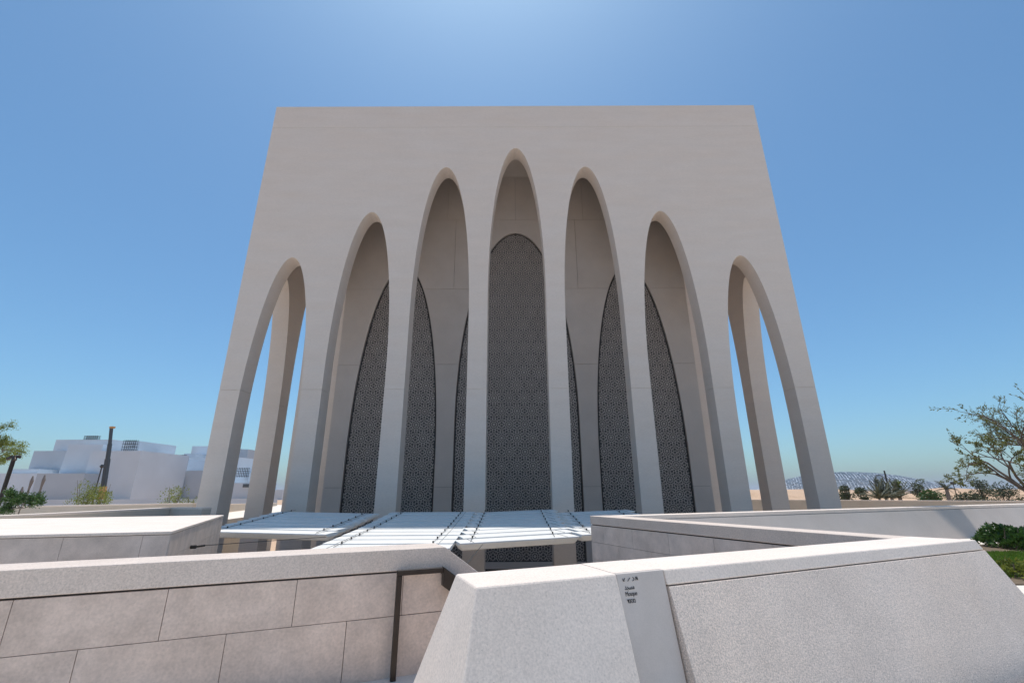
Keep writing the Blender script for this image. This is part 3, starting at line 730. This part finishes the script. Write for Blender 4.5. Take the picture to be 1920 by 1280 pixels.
# acacia-like tree at the right edge
tb = Vector((15.7, 14.7, 0)); YT = 14.7
tp = lambda u, v, dy=0: onY(u+36, v, YT+dy)
fork = tp(1893, 922); trunk = [tb, tp(1912, 985), tp(1903, 950), fork]
limbs = [(fork, tp(1800, 900, -.3)-fork, 1.05, .055), (tp(1899, 935), tp(1840, 860, .5)-fork, 1.35, .05), (fork, tp(1862, 800, .2)-fork, 1.5, .06), (fork, tp(1900, 760, -.5)-fork, 1.7, .055),
         (fork, tp(1960, 800, .3)-fork, 1.6, .055), (fork, tp(1985, 880, -.2)-fork, 1.4, .05), (fork, tp(1835, 830, -.6)-fork, 1.4, .045)]
tree('sparse_tree', 'sparse half bare tree with thorny twigs at the right edge', tb, limbs, trunk, .11, 'leaf_olive', 'bark', 11, 5000, .085, depth=4, bend=.26,
     keep=lambda p, rg: rg.random() < (1.0 if p.z < 3.2 else .45), up=.03, split=(2, 4), shrink=.60)
f2 = onY(1950, 838, 16.3); t2 = Vector((f2.x+.3, f2.y, 0)); rg = random.Random(3)
tree('bare_tree', 'brown twiggy treetop rising behind the sparse tree at the right edge', t2, [(f2, Vector((-1.0, rg.uniform(-.4, .4), .02+.14*k)), 1.0, .035) for k in range(9)]+[(f2, Vector((.8, .2, .6)), 1.3, .05)],
     [t2, t2+Vector((-.1, 0, 1.3)), f2], .11, 'leaf_olive', 'bark', 21, 5200, .05, depth=4, bend=.14, up=.02, split=(3, 4), shrink=.60)
# hedge, lawn and creeper in the bed
def clipped(name, label, u0, u1, v, Y, h, seed, n, ls, mat='leaf_dark', dep=.8):
    rg = random.Random(seed); a = onY(u0, v, Y); b = onY(u1, v, Y); t = thing(name, label, 'shrub', ((a.x+b.x)/2, Y, 0))
    m = MB(); m.tube([(a.x+.1, Y, .02), (b.x-.1, Y, .02)], .02, 5)
    for k in range(9):
        x = a.x+(b.x-a.x)*(k+.5)/9; m.tube([(x, Y, 0), (x+rg.uniform(-.1, .1), Y+rg.uniform(-.2, .2), h*.8)], [.02, .008], 5, False)
    at(m.build('stem', 'bark'), t); m = MB(); L = b.x-a.x
    for _ in range(n):
        x = rg.random(); y = rg.uniform(-1, 1); e = math.sqrt(max(0, 1-y*y*.8)); hh = h*(.72+.28*math.sin(x*9+seed)*math.cos(y*4+x*5))*e*min(1, (x+.05)*7)
        z = hh*(1-rg.random()**2*.75); nrm = Vector((rg.uniform(-.5, .5)-.4*(1-min(1, x*6)), y*.8-.3, .7))
        leaf(m, Vector((a.x+L*x, Y+y*dep, max(.02, z))), nrm+rvec(rg)*.8, rvec(rg)+E3*.5, ls*rg.uniform(.7, 1.3), ls*.62)
    at(m.build('crown', mat), t); return t
clipped('hedge', 'dense dark green glossy leaved hedge beside the parapet tip', 1876, 2100, 1030, 13.6, .70, 4, 7500, .11)
clipped('creeper', 'pale green broad leaved creeper at the right edge below the lawn', 1893, 2050, 1075, 9.3, .34, 9, 900, .10, 'leaf_lime', .45)
rg = random.Random(2); m = MB()
for _ in range(32000):
    u = rg.random(); v = rg.random(); x = 7.9+u*7.4; y = 9.3+v*3.6
    if x < 7.9+(y-9.3)*.42: continue
    a = rg.uniform(0, 6.28); h = rg.uniform(.03, .065); d = Vector((math.cos(a), math.sin(a), 0))*.012; k = len(m.v); le = Vector((rg.uniform(-.02, .02), rg.uniform(-.02, .02), h))
    p = Vector((x, y, .02)); m.v += [tuple(p-d), tuple(p+d), tuple(p+le)]; m.f.append((k, k+1, k+2))
gr = m.build('lawn', 'grass'); gr['kind'] = 'stuff'; gr['label'] = 'patch of bright green lawn between hedge and creeper'; gr['category'] = 'grass'
m = MB(); m.vprism([(7.7, 8.75), (17, 8.75), (22, 13.5), (20, 16.3), (15.0, 15.0), (9.2, 12.8), (7.2, 10.2)], -.1, .022); o = struct(m.build('planting_bed', 'soil'))

# small trees and shrubs on the left garden
def Ldist(u, v, Y): p = onY(u, v, Y); return Vector((p.x, p.y, 0))
p = Ldist(36, 950, 15.6); f = onY(38, 953, 15.6)
tree('dwarf_tree', 'dwarf tree with flat dark green crown on forked thin stems', p, [(f, onY(x, y, 15.6+dy)-f, .42, .014) for x, y, dy in ((18, 938, .1), (60, 936, -.1), (40, 934, .3), (28, 938, -.3), (52, 932, .2), (68, 941, 0), (10, 940, .1))],
     [p, (p+f)/2, f], .026, 'leaf_dark', 'bark_grey', 5, 4200, .075, depth=3, bend=.3, up=.0, shrink=.5, scatter=.16)
for (u, v0, vt, Y, sd, ls, lab) in ((150, 947, 905, 27, 1, .07, 'airy yellow green shrub left of the crane behind the boundary wall'), (186, 947, 912, 28, 2, .07, 'bright yellow green shrub at the foot of the crane boom'),
                             (322, 944, 915, 30, 3, .08, 'small yellow green shrub with one tall shoot beside the mosque corner'), (360, 944, 934, 31, 4, .07, 'low yellow green bush touching the mosque corner leg')):
    b = Ldist(u, v0, Y); H = onY(u, vt, Y).z
    shrub('shrub', lab, b, .8 if sd < 3 else .7, H, 'leaf_lime', sd, 1500 if sd < 3 else 900, ls*1.15, group='yellow green shrubs behind the wall')
b = Ldist(345, 940, 30); m = MB(); top = onY(352, 902, 30)
rg = random.Random(8)
b = Ldist(-60, 900, 26); f = onY(-55, 880, 26)
tree('feathery_tree', 'feathery light green tree cut off by the left edge', b, [(f, onY(x-34, y, 26+dy)-f, 1.7, .05) for x, y, dy in ((10, 850, 0), (18, 825, .4), (2, 800, -.5), (-40, 800, 0), (20, 835, -.6), (-10, 820, 1.0), (12, 805, .9), (-15, 850, -.9), (5, 790, .2))],
     [b, (b+f)/2, f], .12, 'leaf_lime', 'bark', 17, 14000, .085, depth=4, bend=.28, shrink=.5, up=.0, scatter=.3)
# lamp column on the left
lb_ = Ldist(-2, 950, 20.5); lt_ = onY(27, 857, 20.5)
lamp = thing('lamp_column', 'dark bronze lamp column with three stubby heads at far left', 'lamp post', (lt_.x, lt_.y, 0))
m = MB(); m.tube([(lt_.x, lt_.y, 0), (lt_.x, lt_.y, lt_.z)], .075, 12); at(m.build('pole', 'bronze', None, 40), lamp)
for k, (dx, dy, dz) in enumerate(((-.32, .05, -.06), (.16, -.10, -.12), (.12, .16, .02))):
    c = Vector((lt_.x, lt_.y, lt_.z)); m = MB(); m.tube([c+Vector((0, 0, -.05)), c+Vector((dx*.4, dy*.4, .03)), c+Vector((dx, dy, dz))], [.05, .06, .075], 10); at(m.build('lamp_head', 'bronze', None, 40), lamp)
m = MB(); m.box(lt_.x-.15, lt_.x+.2, lt_.y-.08, lt_.y+.08, lt_.z-.03, lt_.z+.06); at(m.build('cap', 'bronze'), lamp)

# right: palms and bushes beyond the boundary wall
def gbase(u, Y): p = onY(u, 930, Y); return Vector((p.x, p.y, GZ))
def far_tree(u, vt, vb, Y, wpx, seed, lab, mat='leaf_far', n=900, nm='bushy_tree'):
    b = gbase(u, Y); zt = onY(u, vt, Y).z; zb = onY(u, vb, Y).z; R = wpx*Y/FPX/2*1.05; rg = random.Random(seed)
    t = thing(nm, lab, 'tree', b, 'trees beyond the right boundary wall'); m = MB(); m.tube([b, (b.x+.2, b.y, (GZ+zb)/2), (b.x, b.y, (zb+zt)/2)], [.16, .12, .05], 7, True)
    for k in range(6):
        v = rvec(rg); m.tube([(b.x, b.y, zb), (b.x+v.x*R*.7, b.y+v.y*R*.7, zb+(zt-zb)*rg.uniform(.4, .9))], [.05, .015], 5, False)
    at(m.build('trunk', 'bark'), t)
    m = MB(); lumps = [Vector((rg.uniform(-.7, .7)*R, rg.uniform(-.7, .7)*R, zb+(zt-zb)*rg.random())) for _ in range(14)]
    for _ in range(n):
        c = rg.choice(lumps); v = rvec(rg); tp_ = max(.3, 1-(c.z-zb)/(zt-zb)*.6)
        p = Vector((b.x+c.x*tp_, b.y+c.y*tp_, c.z)) + Vector((v.x, v.y, v.z*.6))*R*.38*rg.uniform(.4, 1)
        leaf(m, p, v+rvec(rg)*.7, rvec(rg), .28*rg.uniform(.6, 1.3), .13)
    at(m.build('crown', mat), t)
far_tree(1586, 915, 945, 60, 30, 31, 'round olive bush just right of the mosque corner leg')
far_tree(1616, 917, 945, 63, 26, 32, 'olive bush between the mosque corner and the big palm')
far_tree(1727, 896, 940, 66, 28, 33, 'slim upright grey green tree left of the far hedge', n=700)
far_tree(1745, 923, 945, 58, 52, 34, 'broad dark green bush in front of the slim tree', 'leaf_dark', 1500)
far_tree(1810, 926, 946, 62, 48, 35, 'low green bush right of the short palm')
far_tree(1842, 903, 935, 70, 44, 36, 'dark bushy tree behind the sparse tree, left of its trunk', n=1300)
far_tree(1880, 908, 945, 64, 60, 37, 'wide dark bushy tree behind the sparse tree trunk', n=1500)
far_tree(1530, 906, 918, 190, 8, 38, 'tiny lone tree seen between two mosque legs before the dome', n=250)
far_tree(1688, 900, 925, 57, 16, 39, 'thin light green tree beside the big palm clump', 'leaf_lime', 260)
for k, (u, vt) in enumerate(((1648, 912), (1660, 908), (1672, 914), (1685, 918))):
    b = gbase(u, 52+k*1.5); zt = onY(u, 935, 52).z
    palm('date_palm', ('leftmost crown of the big stiff palm clump', 'tallest crown in the middle of the big palm clump', 'crown right of the middle in the big palm clump', 'rightmost small crown of the big palm clump')[k], b, zt-GZ, 2.2, 50+k, 22, 'palms beyond the right boundary wall', .35)
b = gbase(1778, 56); palm('date_palm', 'single short palm with a thick trunk before the sand mound', b, onY(1778, 917, 56).z-GZ, 1.25, 61, 24, 'palms beyond the right boundary wall', 0, .22)
# street lamp on the right
b = gbase(1670, 75); zt = onY(1667, 882, 75).z
sl_ = thing('street_lamp', 'dark street lamp with one curved arm above the palm clump', 'street lamp', b)
m = MB(); m.tube([b, (b.x, b.y, zt)], [.14, .11], 8); at(m.build('pole', 'dark_steel'), sl_)
h0 = onY(1648, 891, 75); m = MB(); m.tube([(b.x, b.y, zt-1.2), (b.x-.7, b.y, zt-.75), (h0.x, h0.y, h0.z)], .05, 6); at(m.build('arm', 'dark_steel'), sl_)
m = MB(); m.box(h0.x-.5, h0.x+.25, h0.y-.12, h0.y+.12, h0.z-.05, h0.z+.07); at(m.build('lamp_head', 'dark_steel'), sl_)
b = gbase(1794, 90); zt = onY(1794, 908, 90).z
sl_ = thing('floodlight_pole', 'thin pole with a small dark floodlight right of the short palm', 'street lamp', b)
m = MB(); m.tube([b, (b.x, b.y, zt)], .07, 8); at(m.build('pole', 'dark_steel'), sl_); m = MB(); m.box(b.x-.35, b.x+.35, b.y-.2, b.y+.2, zt, zt+.5); at(m.build('lamp_head', 'dark_steel'), sl_)

# ------------------------------------------------------------------ sand mounds
def hill(name, cx, cy, rx, ry, h, seed):
    from mathutils import noise
    m = MB(); n = 44
    for i in range(n+1):
        for j in range(n+1):
            a = i/n*2-1; b = j/n*2-1; e = max(0, 1-a*a)*max(0, 1-b*b)
            z = h*e**.6*(.75+.5*noise.noise(Vector((a*2.3+seed, b*2.3, seed)))+.12*noise.noise(Vector((a*9, b*9, seed))))
            m.v.append((cx+a*rx, cy+b*ry, GZ-.3+max(0, z)))
    for i in range(n):
        for j in range(n): k = i*(n+1)+j; m.f.append((k, k+n+1, k+n+2, k+1))
    struct(m.build(name, 'sand', None, 60))
hill('sand_mound', 150, 150, 70, 26, 8.3, 1.3); hill('sand_mound', 245, 190, 90, 30, 9.2, 4.1); hill('sand_mound', 95, 175, 40, 22, 7.6, 7.7); hill('sand_mound', 190, 330, 130, 40, 9.0, 2.9)

# ------------------------------------------------------------------ latticed dome far right
YD = 560.0
dl = onY(1436, 918, YD); dr = onY(1740, 918, YD); dcx = (dl.x+dr.x)/2; dR_ = (dr.x-dl.x)/2; dH = onY(1588, 886, YD).z - onY(1588, 919, YD).z
dz0 = onY(1588, 919, YD).z
dome = thing('lattice_dome', 'wide low silvery lattice dome on the horizon behind the right mosque legs', 'dome', (dcx, YD, GZ))
SR = (dR_**2+dH**2)/(2*dH)
def dpt(a, r, off=0.0):
    z = math.sqrt(max(0, (SR+off)**2-r*r))-(SR-dH); return (dcx+r*math.cos(a), YD+r*math.sin(a), dz0+z)
rg = random.Random(9)
m = MB(); nrg, nseg = 10, 48
for i in range(nrg+1):
    for j in range(nseg): m.v.append(dpt(6.2832*j/nseg, dR_*i/nrg+.01, -1.5))
for i in range(nrg):
    for j in range(nseg): m.f.append((i*nseg+j, i*nseg+(j+1) % nseg, (i+1)*nseg+(j+1) % nseg, (i+1)*nseg+j))
at(m.build('inner_shell', 'dome_dark'), dome)
m = MB()
NS = 34
for th in (0, math.pi/3, 2*math.pi/3):        # three families of ribs, a little irregular
    cx_, sx_ = math.cos(th), math.sin(th)
    for i in range(-NS, NS+1):
        o_ = dR_*i/(NS+.5); half = math.sqrt(max(0, dR_*dR_-o_*o_)); n_ = max(1, int(half*2/9.0))
        for j in range(n_):
            if rg.random() < .10: continue
            t0, t1 = -half+2*half*j/n_, -half+2*half*(j+1)/n_
            P = []
            for t in (t0, t1):
                x, y = cx_*t-sx_*o_, sx_*t+cx_*o_; P.append(Vector(dpt(math.atan2(y, x), math.hypot(x, y), .3+rg.uniform(-.5, .5))))
            if P[0].y > YD+dR_*.5: continue
            m.bar(P[0], P[1], rg.uniform(.45, 1.0), .5)
o = at(m.build('lattice', 'dome_steel'), dome); o['kind'] = 'stuff'
m = MB(); m.tube([dpt(6.2832*j/72, dR_-.2, .2) for j in range(73)], 1.3, 6, False); at(m.build('rim', 'dome_steel'), dome)
m = MB()
for j in range(12): a = 6.2832*j/12; m.tube([(dcx+dR_*.8*math.cos(a), YD+dR_*.8*math.sin(a), GZ), (dcx+dR_*.8*math.cos(a), YD+dR_*.8*math.sin(a), dpt(a, dR_*.8)[2])], 2.5, 8)
at(m.build('support', 'dome_steel'), dome)

# ------------------------------------------------------------------ white wrapped buildings under construction, far left
def wrapped(t, u0, u1, vt, Y, dep=40, mat='wrap_white', lean=0.0):
    x0 = onY(u0, 920, Y).x; x1 = onY(u1, 920, Y).x; zt = onY((u0+u1)/2, vt, Y).z
    m = MB(); m.prism([(x0, Y, GZ), (x1, Y, GZ), (x1, Y+dep, GZ), (x0, Y+dep, GZ)], [(x0+lean, Y, zt), (x1, Y, zt), (x1, Y+dep, zt), (x0+lean, Y+dep, zt)])
    mat = ('wrap_white', 'wrap_grey', 'wrap_white', 'wrap_blue')[int(u0*7+u1*3+vt) % 4] if mat == 'wrap_white' else mat
    at(m.build('block', mat), t); return x0, x1, zt
def bulk(name, lab, u, Y): p = onY(u, 930, Y); return thing(name, lab, 'building', (p.x, Y, GZ))
t = bulk('wrapped_building', 'large stepped building wrapped in white sheeting behind the crane', 130, 400)
# pixel columns are given where the block meets the horizon, tops by height
for (u0, u1, vt, Y, d, ln) in ((-60, 100, 887, 395, 40, 0), (5, 60, 879, 402, 40, 0), (40, 112, 845, 420, 50, 0), (76, 138, 824, 440, 60, 0), (97, 170, 833, 412, 40, 3), (120, 186, 824, 425, 40, 0),
                            (135, 240, 827, 450, 50, 0), (150, 247, 845, 398, 60, 0), (244, 266, 851, 410, 50, 0), (60, 150, 887, 385, 20, 0)):
    wrapped(t, u0, u1, vt, Y, d, lean=ln)
q = onY(264, 857, 409); m = MB(); m.box(q.x-4, q.x+4, q.y-.6, q.y, q.z-2.5, q.z+2.5); at(m.build('pink_sheet', 'wrap_pink'), t)
def scaffold(par, u0, u1, v0, v1, Y, n=5):
    a = onY(u0, v0, Y); b = onY(u1, v1, Y); m = MB()
    for i in range(n+1):
        x = a.x+(b.x-a.x)*i/n
        for dy in (0, 2.5): m.bar((x, Y+dy, b.z), (x, Y+dy, a.z), .28, .28, Vector((0, 1, 0)))
    for i in range(4):
        z = b.z+(a.z-b.z)*(i+.5)/4
        for dy in (0, 2.5): m.bar((a.x-1, Y+dy, z), (b.x+1, Y+dy, z), .28, .28)
    at(m.build('scaffold', 'dark_steel'), par)
scaffold(t, 160, 181, 816, 824, 428, 6); scaffold(t, 233, 250, 824, 845, 400, 6)
t2 = bulk('wrapped_building', 'lower pale stepped building site right of the crane with pink sheets', 350, 470)
for (u0, u1, vt, Y, d) in ((268, 395, 862, 480, 40), (300, 372, 857, 520, 40), (330, 352, 850, 540, 40), (343, 402, 836, 560, 50), (276, 330, 897, 455, 20), (325, 384, 882, 462, 20), (372, 420, 855, 470, 50), (437, 452, 842, 560, 40), (405, 480, 905, 470, 40), (440, 530, 918, 480, 40), (462, 486, 886, 500, 30)):
    wrapped(t2, u0, u1, vt, Y, d)
q = onY(292, 890, 479); m = MB(); m.box(q.x-9, q.x+6, q.y-.6, q.y, q.z-5, q.z+3); at(m.build('pink_sheet', 'wrap_pink'), t2)
scaffold(t2, 285, 300, 866, 880, 478, 4); scaffold(t2, 446, 462, 876, 894, 468, 6); scaffold(t2, 318, 345, 852, 858, 519, 7)
m = MB(); p = onY(465, 910, 469); m.box(p.x-5, p.x+5, p.y-.3, p.y, p.z-1.6, p.z+1.6); at(m.build('window', 'glass_dark'), t2)
m = MB(); p0 = onY(-120, 934, 260); p1 = onY(520, 934, 260); m.box(p0.x, p1.x, 260, 260.4, GZ, p1.z)
hd = m.build('site_hoarding', 'wrap_white'); tag(hd, 'low white site hoarding along the foot of the wrapped buildings', 'fence')
# mobile crane boom
cr = thing('crane', 'telescopic crane boom, dark above an orange foot, before the wrapped building', 'crane', (onY(188, 930, 300).x, 300, GZ))
b0 = onY(194, 912, 300); b1 = onY(202, 860, 300); b2 = onY(206, 832, 300); b3 = onY(209, 801, 300)
g0 = Vector((onY(192, 930, 300).x, 300, GZ))
m = MB(); m.bar(g0+Vector((0, 0, 2.5)), b0, 2.6, 2.6, Vector((0, 1, 0))); at(m.build('boom_foot', 'orange_paint'), cr)
for a, b, k in ((b0, b1, 2.1), (b1, b2, 1.7), (b2, b3, 1.35)):
    m = MB(); m.bar(a, b, k, k, Vector((0, 1, 0))); at(m.build('boom_section', 'dark_steel'), cr)
m = MB(); m.box(b3.x-.6, b3.x+1.8, 299, 301, b3.z-.6, b3.z+.6); at(m.build('boom_head', 'orange_paint'), cr)
m = MB(); m.box(g0.x-6, g0.x+6, 298, 302, GZ, GZ+3); at(m.build('carrier', 'orange_paint'), cr)
lp = thing('light_mast', 'thin dark light mast with a round head left of the crane boom', 'street lamp', (onY(176, 930, 180).x, 180, GZ))
q0 = lp.location.copy(); q1 = onY(187, 874, 180); m = MB(); m.tube([q0, Vector((q0.x, q0.y, q1.z))], .22, 6); at(m.build('pole', 'dark_steel'), lp)
m = MB(); m.tube([(q0.x, q0.y, q1.z-.6), (q0.x, q0.y, q1.z), (q0.x, q0.y, q1.z+.7)], [.3, .75, .4], 8); at(m.build('lamp_head', 'dark_steel'), lp)
for k, (u, vt, lab) in enumerate(((58, 892, 'tallest bound dark palm trunk behind the dwarf tree'), (80, 890, 'slender bound dark palm right of the dwarf tree crown'), (22, 912, 'short bound dark palm beside the lamp column'), (45, 912, 'short bound dark palm just above the dwarf tree crown'))):
    b = gbase(u-8, 120); zt = onY(u, vt, 120).z
    t = thing('bound_palm', lab, 'palm tree', b, 'bound palms on the building site'); m = MB(); m.tube([b, (b.x, b.y, zt-3), (b.x+.1, b.y, zt-1.2), (b.x, b.y, zt)], [.24, .22, .36, .12], 8); at(m.build('trunk', 'bark_grey'), t)

# ------------------------------------------------------------------ air
m = MB(); m.box(-27000, 27000, -27000, 27000, GZ-1, 75)
hz = m.build('haze', None); hz['kind'] = 'stuff'
hm = bpy.data.materials.new('haze'); hm.use_nodes = True; N = hm.node_tree.nodes; N.remove(N['Principled BSDF'])
pv = N.new('ShaderNodeVolumePrincipled'); pv.inputs['Density'].default_value = 0.0002; pv.inputs['Color'].default_value = (0.92, 0.93, 1.0, 1); pv.inputs['Anisotropy'].default_value = 0.3
hm.node_tree.links.new(pv.outputs[0], N['Material Output'].inputs['Volume']); hz.data.materials.append(hm)
